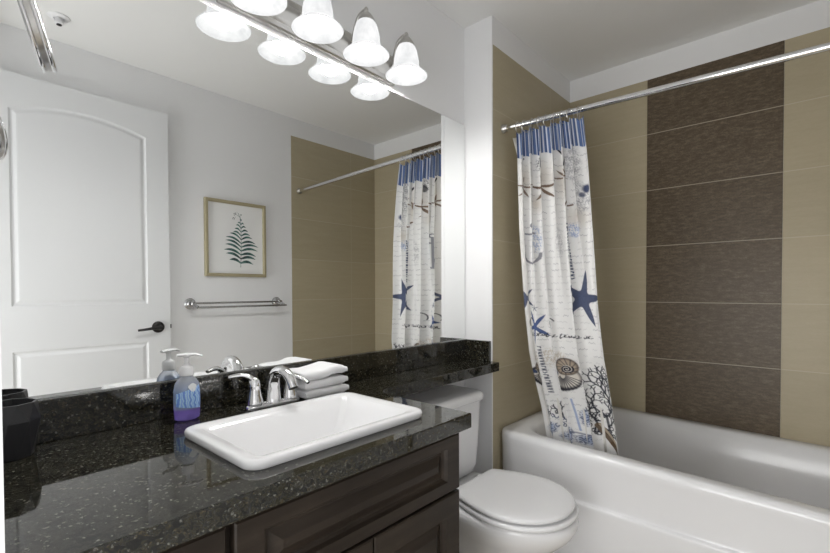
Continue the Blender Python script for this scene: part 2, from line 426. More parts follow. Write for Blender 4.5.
def sink():
    x0, x1, y0, y1 = 0.386, 0.876, -0.513, -0.186
    bm = B()
    zr = ZK+0.018
    R = []
    def add(i, z, r): R.append(rrect(x0+i, x1-i, y0+i, y1-i, r, z, 8))
    add(0.003, ZK+0.0006, 0.034); add(0.001, ZK+0.004, 0.035); add(0.0, zr-0.006, 0.036); add(0.002, zr-0.001, 0.036); add(0.007, zr+0.001, 0.034)
    add(0.016, zr+0.0004, 0.03)
    # basin: superelliptic
    def basin(fx, fy, z, e):
        cx, cy = (x0+x1)/2, (y0+y1)/2
        hx, hy = (x1-x0)/2, (y1-y0)/2
        ref = rrect(x0+0.028, x1-0.028, y0+0.028, y1-0.028, 0.03, z, 8)
        out = []
        for p in ref:
            a = math.atan2((p.y-(y0+y1)/2)/hy, (p.x-cx)/hx)
            ca, sa = math.cos(a), math.sin(a)
            out.append(Vector((cx + fx*math.copysign(abs(ca)**e, ca), cy + fy*math.copysign(abs(sa)**e, sa), z)))
        return out
    R.append(basin(0.226, 0.146, zr-0.0025, 0.32))
    R.append(basin(0.2235, 0.1425, zr-0.0055, 0.35))
    R.append(basin(0.217, 0.135, zr-0.015, 0.41))
    R.append(basin(0.205, 0.123, zr-0.034, 0.52))
    R.append(basin(0.186, 0.109, zr-0.060, 0.62))
    R.append(basin(0.160, 0.092, zr-0.085, 0.75))
    R.append(basin(0.11, 0.065, zr-0.115, 0.85))
    R.append(basin(0.03, 0.03, zr-0.125, 1.0))
    loft(bm, R, False, True)
    t = thing('sink', 'white rectangular drop-in ceramic sink in the black counter', 'sink', (0.622, -0.364, ZK))
    o = obj('basin', bm, M_CERAMIC, t, angle=50)
    bm = B(); lathe(bm, 0.629, -0.354, [(0.021, zr-0.1247), (0.021, zr-0.1225), (0.014, zr-0.121), (0.001, zr-0.121)], 20)
    obj('drain', bm, M_CHROME, t)
sink()

# ------------------------------------------------------------ faucet
def faucet():
    fx, fy, z = 0.668, -0.105, ZK+0.0008
    t = thing('faucet', 'chrome two handle bathroom faucet with curved spout behind the sink', 'faucet', (fx, fy, ZK))
    bm = B()
    loft(bm, [rrect(fx-0.085+i, fx+0.085-i, fy-0.026+i, fy+0.026-i, 0.024-i*0.5, zz, 8) for i, zz in ((0.001, z), (0, z+0.004), (0.002, z+0.011), (0.008, z+0.015))])
    obj('base_plate', bm, M_CHROME, t)
    bm = B()
    path = spline([(fx, fy, z+0.012), (fx, fy-0.001, z+0.040), (fx, fy-0.006, z+0.074), (fx, fy-0.026, z+0.098), (fx, fy-0.058, z+0.104), (fx, fy-0.09, z+0.090), (fx, fy-0.108, z+0.064)], 8)
    tube(bm, path, [0.025, 0.0215, 0.0175, 0.0155, 0.0145, 0.0135, 0.013], 18)
    obj('spout', bm, M_CHROME, t)
    bm = B(); tube(bm, [(fx, fy+0.022, z+0.012), (fx, fy+0.022, z+0.05)], 0.003, 8); lathe(bm, fx, fy+0.022, [(0.004, z+0.048), (0.006, z+0.054), (0.004, z+0.062), (0.001, z+0.063)], 12)
    obj('lift_rod', bm, M_CHROME, t)
    for s in (-1, 1):
        hx = fx + s*0.055
        bm = B()
        lathe(bm, hx, fy, [(0.024, z+0.012), (0.0235, z+0.02), (0.019, z+0.04), (0.016, z+0.058), (0.0165, z+0.062), (0.0165, z+0.066), (0.014, z+0.078), (0.008, z+0.086), (0.001, z+0.088)], 22)
        h = obj('handle', bm, M_CHROME, t)
        bm = B()
        if s < 0: pts = [(hx+0.004, fy+0.0, z+0.072), (hx-0.010, fy+0.006, z+0.088), (hx-0.030, fy+0.018, z+0.095), (hx-0.058, fy+0.032, z+0.091)]
        else: pts = [(hx-0.004, fy+0.004, z+0.068), (hx+0.010, fy-0.012, z+0.074), (hx+0.021, fy-0.034, z+0.069), (hx+0.026, fy-0.058, z+0.060)]
        tube(bm, spline(pts, 6), [0.010, 0.0105, 0.009, 0.0065], 12, flat=0.75)
        obj('lever', bm, M_CHROME, h)
faucet()

# ------------------------------------------------------------ folded towels
def towel(z, th, ox, oy, sag, label):
    # a strip of cloth folded in half then wrapped into three leaves: profile in x/z swept along y
    t = None
    x0, x1, y0, y1 = 0.752+ox, 0.914+ox, -0.145+oy, -0.030+oy
    bm = B()
    nx, ny = 26, 14
    h = th
    def zt(u, v): return sag*(0.9*math.exp(-((u-0.76)/0.22)**2) - 0.25*math.exp(-((u-0.3)/0.25)**2))
    rings = []
    for k, (f0, f1) in enumerate(((0.0, 1.0),)):
        # each leaf a pillow: rounded rect cross section (y,z) lofted along x
        rings = []
        for i in range(nx+1):
            u = i/nx; x = x0 + (x1-x0)*u
            edge = min(u, 1-u)*nx
            sc = 1.0 if edge >= 2 else (0.55, 0.86)[int(edge)]
            cz = z + th*(f0+f1)/2 + zt(u, k)
            rr = rrect(y0, y1, -h/2*sc*0.98, h/2*sc*0.98, h*0.42*sc, 0, 5)
            rings.append([Vector((x + 0.0015*math.sin(9*p.x*30+i), p.x, cz + p.y + 0.0008*math.sin(p.x*160+u*17+k))) for p in rr])
        loft(bm, rings)
    o = obj('folded_towel', bm, M_TOWEL, None, angle=60, loc=((x0+x1)/2, (y0+y1)/2, z))
    tag(o, label, 'towel', 'folded white towels stacked behind the sink')
TH = 0.0275
towel(ZK+0.002, TH, 0.004, 0.0, 0.0, 'white folded hand towel at the bottom of the stack beside the faucet')
towel(ZK+0.0025+TH, TH, 0.0, 0.001, 0.0015, 'white folded hand towel in the middle of the stack beside the faucet')
towel(ZK+0.0045+2*TH, TH, -0.002, 0.0, 0.008, 'white folded hand towel on top of the stack beside the faucet')

# ------------------------------------------------------------ soap bottle
def soap():
    cx, cy = 0.449, -0.068
    t = thing('soap_dispenser', 'clear blue and purple soap bottle with white pump left of the sink', 'soap bottle', (cx, cy, ZK))
    m = mat('blue soap bottle', (0.45, 0.60, 0.95), 0.06, spec=0.5, **{'Transmission Weight': 0.6, 'IOR': 1.25})
    p = N(m, 'ShaderNodeTexCoord').outputs['Object']; sx = N(m, 'ShaderNodeSeparateXYZ'); L(m, p, sx.inputs[0])
    L(m, ramp(m, math_n(m, 'MULTIPLY', sx.outputs['Z'], 6.0), [(0.05, (0.50, 0.38, 0.99)), (0.16, (0.48, 0.34, 0.99)), (0.20, (0.60, 0.70, 0.99)), (0.45, (0.58, 0.72, 0.99)), (0.62, (0.88, 0.92, 0.99))]), bsdf(m).inputs['Base Color'])
    bm = B(); z = ZK+0.0008
    prof = [(0.024, 0.015, 0), (0.030, 0.019, 0.004), (0.0315, 0.0205, 0.02), (0.0325, 0.021, 0.05), (0.032, 0.0205, 0.075), (0.029, 0.019, 0.092), (0.022, 0.0165, 0.103), (0.0155, 0.0145, 0.109), (0.0140, 0.0135, 0.112)]
    loft(bm, [ring(cx, cy, z+h, a, b, 32) for a, b, h in prof])
    obj('bottle', bm, m, t)
    ml = mat('blue swirl label', (0.5, 0.75, 0.92), 0.3)
    p = N(ml, 'ShaderNodeTexCoord').outputs['Object']
    wv = N(ml, 'ShaderNodeTexWave'); wv.inputs['Scale'].default_value = 16; wv.inputs['Distortion'].default_value = 5; wv.inputs['Detail'].default_value = 2; wv.inputs['Detail Scale'].default_value = 1.5
    L(ml, mapping(ml, p, (1.6, 1.6, 3.2)), wv.inputs['Vector'])
    L(ml, ramp(ml, wv.outputs['Fac'], [(0.12, (0.16, 0.30, 0.75)), (0.4, (0.30, 0.55, 0.88)), (0.7, (0.62, 0.86, 0.95)), (0.92, (0.30, 0.48, 0.88))]), bsdf(ml).inputs['Base Color'])
    # labels are thin skins on the front of the bottle (front faces -y)
    def skin(name, mm, a0, a1, z0f, z1f, parent):
        bm = B(); rows = []
        for i in range(9):
            a = a0 + (a1-a0)*i/8
            row = []
            for k in range(9):
                zz = z0f(i/8) + (z1f(i/8)-z0f(i/8))*k/8
                hh = zz
                for (A1, B1, h1), (A2, B2, h2) in zip(prof, prof[1:]):
                    if h1 <= hh <= h2:
                        f = (hh-h1)/(h2-h1); A = A1+(A2-A1)*f; Bq = B1+(B2-B1)*f; break
                row.append(Vector((cx + (A+0.0006)*math.cos(a), cy + (Bq+0.0006)*math.sin(a), z+zz)))
            rows.append(row)
        R = [[bm.verts.new(p) for p in r] for r in rows]
        for i in range(8):
            for k in range(8): bm.faces.new((R[i][k], R[i+1][k], R[i+1][k+1], R[i][k+1]))
        o = obj(name, bm, mm, parent); return o
    lb = skin('label', ml, math.radians(205), math.radians(325), lambda u: 0.028+0.010*(1-u), lambda u: 0.070+0.018*u, t)
    lb['label'] = 'blue swirl label'
    mw = mat('white label patch', (0.85, 0.87, 0.9), 0.3)
    sk = skin('badge', mw, math.radians(262), math.radians(304), lambda u: 0.072+0.012*(1-math.sin(PI*u)), lambda u: 0.088+0.006*math.sin(PI*u), t)
    bm = B()
    lathe(bm, cx, cy, [(0.0150, z+0.1125), (0.0165, z+0.114), (0.0168, z+0.130), (0.014, z+0.136), (0.0075, z+0.139), (0.0055, z+0.143), (0.0055, z+0.160)], 24)
    pm = obj('pump', bm, M_WHITEPL, t)
    bm = B()
    d = Vector((0.92, -0.40, 0))
    tube(bm, [Vector((cx, cy, z+0.164)) - d*0.022, Vector((cx, cy, z+0.165)), Vector((cx, cy, z+0.165)) + d*0.022, Vector((cx, cy, z+0.160)) + d*0.036], [0.006, 0.0085, 0.0062, 0.004], 12, flat=0.6)
    lathe(bm, cx, cy, [(0.006, z+0.158), (0.0085, z+0.160), (0.009, z+0.166), (0.006, z+0.169), (0.001, z+0.1695)], 16)
    obj('nozzle', bm, M_WHITEPL, pm)
soap()

# ------------------------------------------------------------ black faceted tumbler
def cup():
    cx, cy, z = 0.113, -0.074, ZK+0.0008
    n = 9
    def rg(r, h, off): return [Vector((cx + r*math.cos(2*PI*(i+off)/n), cy + r*math.sin(2*PI*(i+off)/n), z+h)) for i in range(n)]
    bm = B()
    a = [bm.verts.new(p) for p in rg(0.036, 0, 0)]; b = [bm.verts.new(p) for p in rg(0.0475, 0.072, 0.5)]
    c = [bm.verts.new(p) for p in rg(0.0425, 0.107, 1.0)]
    i1 = [bm.verts.new(p) for p in rg(0.0385, 0.107, 1.0)]; i2 = [bm.verts.new(p) for p in rg(0.033, 0.012, 1.0)]
    for lo, hi in ((a, b), (b, c)):
        for i in range(n):
            j = (i+1) % n
            bm.faces.new((lo[i], lo[j], hi[i])); bm.faces.new((lo[j], hi[j], hi[i]))
    for lo, hi in ((c, i1), (i1, i2)):
        for i in range(n): bm.faces.new((lo[i], lo[(i+1) % n], hi[(i+1) % n], hi[i]))
    bm.faces.new(i2[::-1]); bm.faces.new(a[::-1])
    tag(obj('tumbler', bm, M_BLACK, None, smooth=False, loc=(cx, cy, z)), 'black faceted tumbler at the left end of the counter', 'tumbler')
cup()

# ------------------------------------------------------------ vanity light
def vanity_light():
    xs = [0.632, 0.832, 1.032, 1.233]
    t = thing('vanity_light', 'brushed nickel four lamp vanity light bar with bell glass shades above the mirror', 'light fixture', (0.932, 0, 2.05))
    bm = B()
    prof = [(-0.0005, 2.000), (-0.014, 2.000), (-0.018, 2.006), (-0.018, 2.022), (-0.026, 2.030), (-0.030, 2.040), (-0.030, 2.070), (-0.026, 2.080), (-0.018, 2.088), (-0.018, 2.104), (-0.014, 2.110), (-0.0005, 2.110)]
    rings = []
    for x, i in ((0.566, 0.004), (0.570, 0), (1.264, 0), (1.268, 0.004)):
        rings.append([Vector((x, min(y+i, -0.0005), 2.055+(zz-2.055)*(1-i*4))) for y, zz in prof])
    loft(bm, rings)
    obj('bar', bm, M_NICKEL, t, angle=25)
    y = -0.108
    for x in xs:
        bm = B()
        tube(bm, spline([(x, -0.026, 2.050), (x, -0.040, 2.062), (x, -0.046, 2.098), (x, -0.064, 2.136), (x, -0.090, 2.149), (x, y, 2.146)], 6), [0.010, 0.0065, 0.006, 0.006, 0.006], 10)
        obj('arm', bm, M_NICKEL, t)
        bm = B()
        lathe(bm, x, y, [(0.030, 2.103), (0.0305, 2.110), (0.026, 2.120), (0.016, 2.134), (0.0085, 2.141), (0.0075, 2.147), (0.0075, 2.151), (0.004, 2.157), (0.001, 2.158)], 22)
        obj('cap', bm, M_NICKEL, t)
        bm = B()
        pr = [(0.028, 2.108), (0.034, 2.100), (0.040, 2.085), (0.0455, 2.060), (0.048, 2.035), (0.051, 2.022), (0.060, 2.013), (0.071, 2.003), (0.079, 1.995)]
        inn = [(r-0.003, zz-0.001) for r, zz in pr[::-1]]
        loft(bm, [ring(x, y, zz, r, r, 36) for r, zz in pr + inn], False, False)
        s = obj('shade', bm, M_SHADE, t, angle=80)
        bm = B()
        lathe(bm, x, y, [(0.013, 2.098), (0.013, 2.080), (0.022, 2.060), (0.030, 2.036), (0.0305, 2.020), (0.025, 2.004), (0.013, 1.995), (0.001, 1.993)], 20)
        obj('bulb', bm, M_BULB, t)
vanity_light()

# ------------------------------------------------------------ make-up mirror on a swing arm
def makeup_mirror():
    c = Vector((0.1215, -0.360, 1.604)); R = 0.067
    t = thing('makeup_mirror', 'chrome round makeup mirror on a swing arm at the left end of the vanity', 'mirror', tuple(c))
    ax = Vector((math.cos(-0.273)*math.cos(0.252), math.sin(-0.273)*math.cos(0.252), math.sin(0.252)))
    ax2 = ax
    bm = B()
    for s in (-1, 1): torus(bm, c + ax*0.0065*s, ax, R, 0.0036, 56, 12)
    rim_o = obj('rim', bm, M_CHROME, t)
    u = ax.cross(Vector((0, 0, 1))).normalized(); v = ax.cross(u)
    bm = B()
    loft(bm, [[c + ax*o + (u*math.cos(2*PI*i/48) + v*math.sin(2*PI*i/48))*(R-0.002) for i in range(48)] for o in (-0.0055, 0.0055)])
    obj('glass', bm, M_MIRROR, t, smooth=False)
    bm = B()
    loft(bm, [[c + ax*o + (u*math.cos(2*PI*i/64) + v*math.sin(2*PI*i/64))*(R+0.0015) for i in range(64)] for o in (-0.005, 0.005)], False, False)
    obj('band', bm, M_NICKEL, rim_o)
    p0 = c + Vector((0.0, -R*0.9-0.02, 0)) 
    bm = B()
    tube(bm, spline([c - ax.cross(u)*(R+0.004)*(1 if (ax.cross(u)).z < 0 else -1), c + Vector((-0.02, 0.0, R+0.05)), (XL+0.035, -0.34, 1.80), (XL+0.016, -0.30, 1.80)], 6), 0.0055, 10)
    obj('arm', bm, M_CHROME, t)
    bm = B()
    rings = [[Vector((x, -0.30 + r*math.cos(2*PI*i/24), 1.80 + r*math.sin(2*PI*i/24))) for i in range(24)] for r, x in ((0.036, XL+0.0005), (0.036, XL+0.006), (0.03, XL+0.012), (0.010, XL+0.016))]
    loft(bm, rings)
    obj('wall_plate', bm, M_CHROME, t)
makeup_mirror()

# ------------------------------------------------------------ toilet
def toilet():
    cx = 1.447
    t = thing('toilet', 'white two piece toilet with closed lid between the vanity and the bathtub', 'toilet', (cx, -0.38, 0))
    # tank
    bm = B()
    R = []
    for z, hw, yf, r in ((0.395, 0.135, -0.15, 0.035), (0.405, 0.158, -0.168, 0.04), (0.44, 0.172, -0.18, 0.045), (0.60, 0.183, -0.187, 0.045), (0.715, 0.188, -0.19, 0.045)):
        R.append(rrect(cx-hw, cx+hw, yf, -0.012, [0.02, 0.02, r, r], z, 8))
    loft(bm, R); obj('tank', bm, M_CERAMIC, t, angle=50)
    bm = B()
    R = []
    for z, hw, yf, r in ((0.7155, 0.193, -0.196, 0.045), (0.720, 0.198, -0.201, 0.048), (0.738, 0.198, -0.201, 0.048), (0.748, 0.193, -0.196, 0.045), (0.753, 0.180, -0.183, 0.04)):
        R.append(rrect(cx-hw, cx+hw, yf, -0.010, [0.02, 0.02, r, r], z, 8))
    loft(bm, R); obj('tank_lid', bm, M_CERAMIC, t, angle=50)
    bm = B()
    tube(bm, [(cx-0.135, -0.19, 0.66), (cx-0.135, -0.205, 0.66)], 0.010, 12); tube(bm, [(cx-0.14, -0.208, 0.66), (cx-0.085, -0.212, 0.652)], [0.006, 0.0045], 10)
    obj('flush_lever', bm, M_CHROME, t)
    cx = 1.466
    def outline(hw, yf, yb, z, tp=0.29):
        out = []
        def half(t): return hw*(max(0, 1-((t-.5)/.5)**2)**0.47) if t > .5 else hw*(1-tp*((.5-t)/.5)**1.6)
        ts = [0, 0.004, 0.015] + [0.5*(i/12) for i in range(1, 13)] + [0.5+0.5*math.sin(PI/2*i/16) for i in range(1, 17)]
        rgt = [(half(t) - (0.022, 0.008, 0.002)[i] if i < 3 else half(t), yb + (yf-yb)*t) for i, t in enumerate(ts)]
        for x, y in rgt: out.append(Vector((cx+x, y, z)))
        for x, y in rgt[-2::-1]: out.append(Vector((cx-x, y, z)))
        return out
    def dlid(hw, yf, yb, z): return outline(hw*1.045, yf+0.014, yb-0.043, z)
    bm = B()
    loft(bm, [outline(*a) for a in ((0.112, -0.53, -0.13, 0.0, 0.1), (0.112, -0.53, -0.13, 0.03, 0.1), (0.100, -0.515, -0.14, 0.09, 0.1), (0.102, -0.52, -0.14, 0.17, 0.15), (0.122, -0.55, -0.13, 0.235, 0.2), (0.155, -0.605, -0.12, 0.29, 0.25),
        (0.182, -0.645, -0.11, 0.33, 0.28), (0.193, -0.661, -0.10, 0.36, 0.29), (0.195, -0.664, -0.10, 0.376, 0.29), (0.192, -0.660, -0.10, 0.387, 0.29), (0.186, -0.652, -0.105, 0.3905, 0.29), (0.12, -0.57, -0.16, 0.3915, 0.29))])
    obj('bowl', bm, M_CERAMIC, t, angle=70)
    bm = B()
    loft(bm, [dlid(0.12, -0.57, -0.260, 0.3920), dlid(0.12, -0.57, -0.260, 0.3975), dlid(0.188, -0.668, -0.212, 0.3980), dlid(0.191, -0.673, -0.209, 0.401), dlid(0.191, -0.673, -0.209, 0.408), dlid(0.188, -0.669, -0.212, 0.4125), dlid(0.182, -0.660, -0.218, 0.4140)])
    obj('seat', bm, M_SEAT, t, angle=70)
    bm = B()
    loft(bm, [dlid(0.12, -0.57, -0.260, 0.4142), dlid(0.12, -0.57, -0.260, 0.4205), dlid(0.184, -0.658, -0.208, 0.4205), dlid(0.187, -0.661, -0.205, 0.4235), dlid(0.187, -0.661, -0.205, 0.430), dlid(0.184, -0.657, -0.208, 0.4345), dlid(0.178, -0.650, -0.214, 0.4370), dlid(0.14, -0.60, -0.25, 0.4395), dlid(0.07, -0.50, -0.32, 0.4405)])
    obj('lid', bm, M_SEAT, t, angle=70)
    for s in (-1, 1):
        bm = B(); box(bm, cx+s*0.07-0.018, cx+s*0.07+0.018, -0.262, -0.228, 0.3925, 0.424, 0.006); obj('hinge', bm, M_SEAT, t)
toilet()

# ------------------------------------------------------------ bathtub
def tub():
    xb, y1, y0 = XB-0.0015, YS-0.0015, YO+0.0015
    t = thing('bathtub', 'white alcove bathtub with a smooth skirt in front of the tiled walls', 'bathtub', (2.2, -0.87, 0))
    bm = B(); R = []
    def o(x, z, r=0.05, back=0): R.append(rrect(x, xb-back, y0+back, y1-back, [0.004, r, r, 0.004], z, 10))
    o(1.795, 0.0008); o(1.795, 0.292); o(1.795, 0.302); o(1.7965, 0.3075); o(1.800, 0.3100); o(1.809, 0.3115)
    o(1.811, 0.3135); o(1.811, 0.322); o(1.810, 0.44); o(1.806, 0.48, 0.05); o(1.803, 0.500); o(1.805, 0.512); o(1.811, 0.521, 0.045, 0.001); o(1.821, 0.5265, 0.04, 0.003); o(1.834, 0.528, 0.035, 0.006)
    def inn(x0, x1, ya, yb_, r, z): R.append(rrect(x0, x1, ya, yb_, r, z, 10))
    inn(1.864, 2.575, -1.515, -0.235, 0.13, 0.5275)
    inn(1.876, 2.565, -1.505, -0.247, 0.13, 0.5235)
    inn(1.886, 2.557, -1.497, -0.258, 0.13, 0.512)
    inn(1.894, 2.550, -1.490, -0.268, 0.13, 0.49)
    inn(1.915, 2.525, -1.470, -0.31, 0.13, 0.37)
    inn(1.930, 2.505, -1.455, -0.355, 0.13, 0.25)
    inn(1.945, 2.488, -1.44, -0.40, 0.13, 0.165)
    inn(1.970, 2.462, -1.41, -0.44, 0.12, 0.13)
    inn(2.02, 2.41, -1.36, -0.50, 0.10, 0.115)
    for r_ in R:
        for p in r_: p.z += (0.006 - 0.026*(YS-p.y)/1.1)*max(0, p.z-0.3)/0.225
    loft(bm, R, True, True)
    obj('shell', bm, M_TUB, t, angle=50)
    bm = B(); lathe(bm, 2.215, -1.28, [(0.03, 0.1152), (0.03, 0.118), (0.02, 0.119), (0.001, 0.119)], 20); obj('drain', bm, M_CHROME, t)
tub()

# ------------------------------------------------------------ curtain rod
RA, RB = Vector((1.853, YS, 1.951)), Vector((1.868, YO, 1.922))
def rodz(y): return RA + (RB-RA)*((y-YS)/(YO-YS))
def rod():
    t = thing('shower_curtain_rod', 'chrome shower curtain rod spanning the bathtub alcove', 'curtain rod', tuple((RA+RB)/2))
    bm = B(); tube(bm, [RA + Vector((0, -0.002, 0)), RB + Vector((0, 0.002, 0))], 0.0125, 20); obj('tube', bm, M_CHROME, t)
    for p, s in ((RA, -1), (RB, 1)):
        bm = B()
        rings = [[Vector((p.x + r*math.cos(2*PI*i/24), p.y + s*d, p.z + r*math.sin(2*PI*i/24))) for i in range(24)] for r, d in ((0.021, 0.0005), (0.021, 0.006), (0.018, 0.010), (0.0155, 0.022), (0.0142, 0.024))]
        loft(bm, rings); obj('flange', bm, M_NICKEL, t)
rod()

# ------------------------------------------------------------ shower curtain with printed sea motifs
def curtain():
    NS, NZ = 380, 600
    ztop_off, zbot = 0.030, 0.462
    U = np.linspace(0, 1, NS)[None, :].repeat(NZ, 0); T = np.linspace(0, 1, NZ)[:, None].repeat(NS, 1)
    sm = lambda a, b, x: np.clip((x-a)/(b-a), 0, 1)**2*(3-2*np.clip((x-a)/(b-a), 0, 1))
    yl = np.interp(T, [0, .12, .35, .55, .75, 1], [-.222, -.224, -.228, -.237, -.262, -.318])
    yr = np.interp(T, [0, .12, .35, .55, .75, 1], [-.525, -.545, -.575, -.598, -.632, -.662])
    xc = np.interp(T, [0, .3, .7, .88, 1], [1.8575, 1.860, 1.890, 1.945, 1.962])
    b = sm(0.15, 0.75, T)
    warp = U + 0.018*np.sin(2*PI*2*U+0.5)*1.0
    f1 = np.sin(2*PI*6.5*U + 0.6 + 0.5*np.sin(3*T))
    f2 = np.sin(2*PI*3.6*U + 1.5 - 0.4*T)
    amp = np.interp(T, [0, .08, .4, 1], [.016, .024, .027, .024])
    fold = (1-b)*f1 + b*(0.85*f2 + 0.25*f1) 
    X = xc + amp*fold
    Y = yl + (yr-yl)*warp + 0.010*(1-b)*np.cos(2*PI*6.5*U+0.6) + 0.012*b*np.cos(2*PI*3.6*U+1.5)
    top = RA.z + (RB.z-RA.z)*((Y-YS)/(YO-YS)) - ztop_off + 0.004*np.cos(2*PI*13*U)
    Z = top + (zbot + 0.0 - top)*T
    # ---- the print: colours per vertex, drawn on the cloth in metres (V across, Z up)
    V = U*0.335; W = Z.copy()
    col = np.empty((NZ, NS, 3)); col[:] = (0.86, 0.855, 0.845)
    rng = np.random.RandomState(3)
    def put(mask, c, a=1.0):
        m = np.clip(mask, 0, 1)[..., None]*a; col[:] = col*(1-m) + np.array(c)*m
    def seg(p, q, wd, c, a=1.0):
        p = np.array(p); q = np.array(q); d = q-p; l2 = (d**2).sum()+1e-12
        t = np.clip(((V-p[0])*d[0] + (W-p[1])*d[1])/l2, 0, 1)
        ds = np.hypot(V-p[0]-t*d[0], W-p[1]-t*d[1]); put(1-(ds-wd)/0.0016, c, a)
    def poly(pts, wd, c, a=1.0):
        for p, q in zip(pts, pts[1:]): seg(p, q, wd, c, a)
    def blob(cx, cz, rx, rz, c, a=1.0, soft=0.25):
        d = np.hypot((V-cx)/rx, (W-cz)/rz); put((1-d)/soft, c, a)
    def patch(cx, cz, rx, rz, c, a, freq):
        d = np.hypot((V-cx)/rx, (W-cz)/rz)
        tx = np.sin(V*freq+3*np.sin(W*freq*0.7)) * np.sin(W*freq*1.1+2*np.sin(V*freq*0.8))
        put(((1-d)/0.3).clip(0, 1)*(tx > 0.1), c, a)
    def star(cx, cz, R, rot, c, a=1.0, fat=0.36, squash=1.0):
        dx = (V-cx)/squash; dz = W-cz; r = np.hypot(dx, dz); th = np.arctan2(dz, dx)-rot
        k = np.abs(((th/(2*PI/5)) % 1)-0.5)*2
        rad = R*(fat*0.55 + (1-fat*0.55)*np.clip(k, 0, 1)**2.6)
        put((rad-r)/0.003, c, a)
        put(((rad*0.6-r)/0.004).clip(0, 1)*(np.sin(r*900)*np.sin(th*20) > 0.2), tuple(np.array(c)*1.7+0.05), 0.6)
    INK = (0.035, 0.037, 0.05); BLUE = (0.040, 0.060, 0.135); LB = (0.20, 0.30, 0.55); BR = (0.16, 0.10, 0.065); TAN = (0.52, 0.44, 0.34); GREY = (0.30, 0.30, 0.33)
    # pixel helper values: u across the visible cloth, z height
    def P(u, z): return (u*0.335, z)
    # faint hand-written lines
    for k in range(44):
        z0 = 1.76 - k*0.0285
        x = 0.012 + 0.03*rng.rand()
        while x < 0.325:
            ln = 0.008 + 0.022*rng.rand()
            d = np.abs(W-(z0 + 0.0035*np.sin(V*900+k*3)*np.sin(V*310+k)))
            m = (1-d/0.0022).clip(0, 1)*((V > x) & (V < x+ln))
            put(m, GREY, 0.45 if rng.rand() < 0.7 else 0.85)
            x += ln + 0.005 + 0.012*rng.rand()
    # beige washes
    for (u, z, rx, rz) in ((0.12, 1.70, .03, .09), (0.42, 1.69, .035, .10), (0.66, 1.66, .03, .12), (0.85, 1.50, .05, .06), (0.3, 1.58, .03, .05)):
        blob(u*0.335, z, rx, rz, TAN, 0.45, 0.9)
    for (u, z, rx, rz) in ((0.12, 0.86, .03, .06), (0.44, 0.87, .04, .055), (0.30, 0.88, .025, .05)): patch(u*0.335, z, rx, rz, TAN, 0.7, 420)
    # grey coral and sea-fan sketches
    patch(0.84*0.335, 1.73, .035, .11, GREY, 0.75, 520); patch(0.90*0.335, 1.58, .03, .08, GREY, 0.6, 480)
    patch(0.36*0.335, 1.76, .02, .04, INK, 0.75, 500); patch(0.80*0.335, 1.445, .03, .035, LB, 0.8, 500)
    patch(0.28*0.335, 1.42, .018, .07, LB, 0.65, 420); patch(0.55*0.335, 1.40, .02, .08, GREY, 0.5, 450)
    # slim brown starfish, dark shell
    star(0.40*0.335, 1.645, 0.062, 0.35, BR, 0.95, 0.22); star(0.10*0.335, 1.66, 0.05, 0.1, BR, 0.9, 0.2); star(0.66*0.335, 1.68, 0.04, 0.9, BR, 0.9, 0.22)
    blob(0.95*0.335, 1.615, .010, .022, BLUE, 0.95, 0.4); blob(0.92*0.335, 1.59, .008, .014, BLUE, 0.8, 0.5); blob(0.38*0.335, 1.745, .010, .022, INK, 0.8)
    poly([P(.62, 1.80), P(.67, 1.76), P(.70, 1.72)], .0018, INK); poly([P(.13, 1.79), P(.10, 1.765)], .0018, INK)
    poly([P(.66, 1.575), P(.72, 1.545), P(.78, 1.555)], .0022, BR)
    # anchor
    ax_, az = 0.20*0.335, 1.385
    poly([(ax_, az+.09), (ax_, az-.07)], .0035, GREY); poly([(ax_-.024, az+.06), (ax_+.024, az+.06)], .003, GREY)
    poly([(ax_+.036*math.cos(a), az-.03+.045*math.sin(a)) for a in np.linspace(PI, 2*PI, 12)], .0035, GREY)
    poly([(ax_+.010*math.cos(a), az+.10+.010*math.sin(a)) for a in np.linspace(0, 2*PI, 10)], .0022, GREY)
    # printed words running down the cloth
    def scrawl(u, z0, z1, wdt, c, step=0.011, lw=0.0016, lean=0.0):
        z = z0
        while z > z1:
            x = u*0.335 + lean*(z0-z)
            k = rng.randint(4)
            if k == 0: poly([(x-wdt, z), (x+wdt, z-.002), (x+wdt, z-.006)], lw, c)
            elif k == 1: poly([(x-wdt, z), (x+wdt, z), (x-wdt, z-.006), (x+wdt, z-.006)], lw, c)
            elif k == 2: poly([(x+wdt, z), (x-wdt, z-.003), (x+wdt, z-.006)], lw, c)
            else: poly([(x-wdt, z-.001), (x, z-.006), (x+wdt, z-.001)], lw, c)
            z -= step
    scrawl(0.70, 1.47, 1.24, .0065, BLUE, 0.0135, 0.0012, lean=0.06); scrawl(0.22, 0.93, 0.72, .0055, (0.09, 0.10, 0.14), 0.013, 0.0009, lean=0.05)
    # big blue starfish and its neighbours
    star(0.82*0.335, 1.150, 0.128, 1.30, BLUE, 0.93, 0.55, 0.62)
    star(0.19*0.335, 1.02, 0.085, 2.0, (0.05, 0.09, 0.25), 0.95, 0.40, 0.6); star(0.02*0.335, 1.15, 0.07, 0.7, BLUE, 0.9, 0.35)
    star(0.205*0.335, 1.105, 0.020, 0.3, BLUE, 0.85)
    # large black script
    x = 0.02
    for k in range(22):
        hh = (.0065, .0045, .011, .005, .0055)[k % 5]; a0 = rng.rand()*5
        poly([(x + .0030*math.cos(a) + .3*hh*math.sin(a), .985 + hh*math.sin(a)) for a in np.linspace(a0, a0+3.4, 8)], .0008, INK, 0.85)
        poly([(x+.003, .980), (x+.009, .983)], .0006, INK, 0.8)
        x += 0.010 + 0.010*(k % 4 == 3)
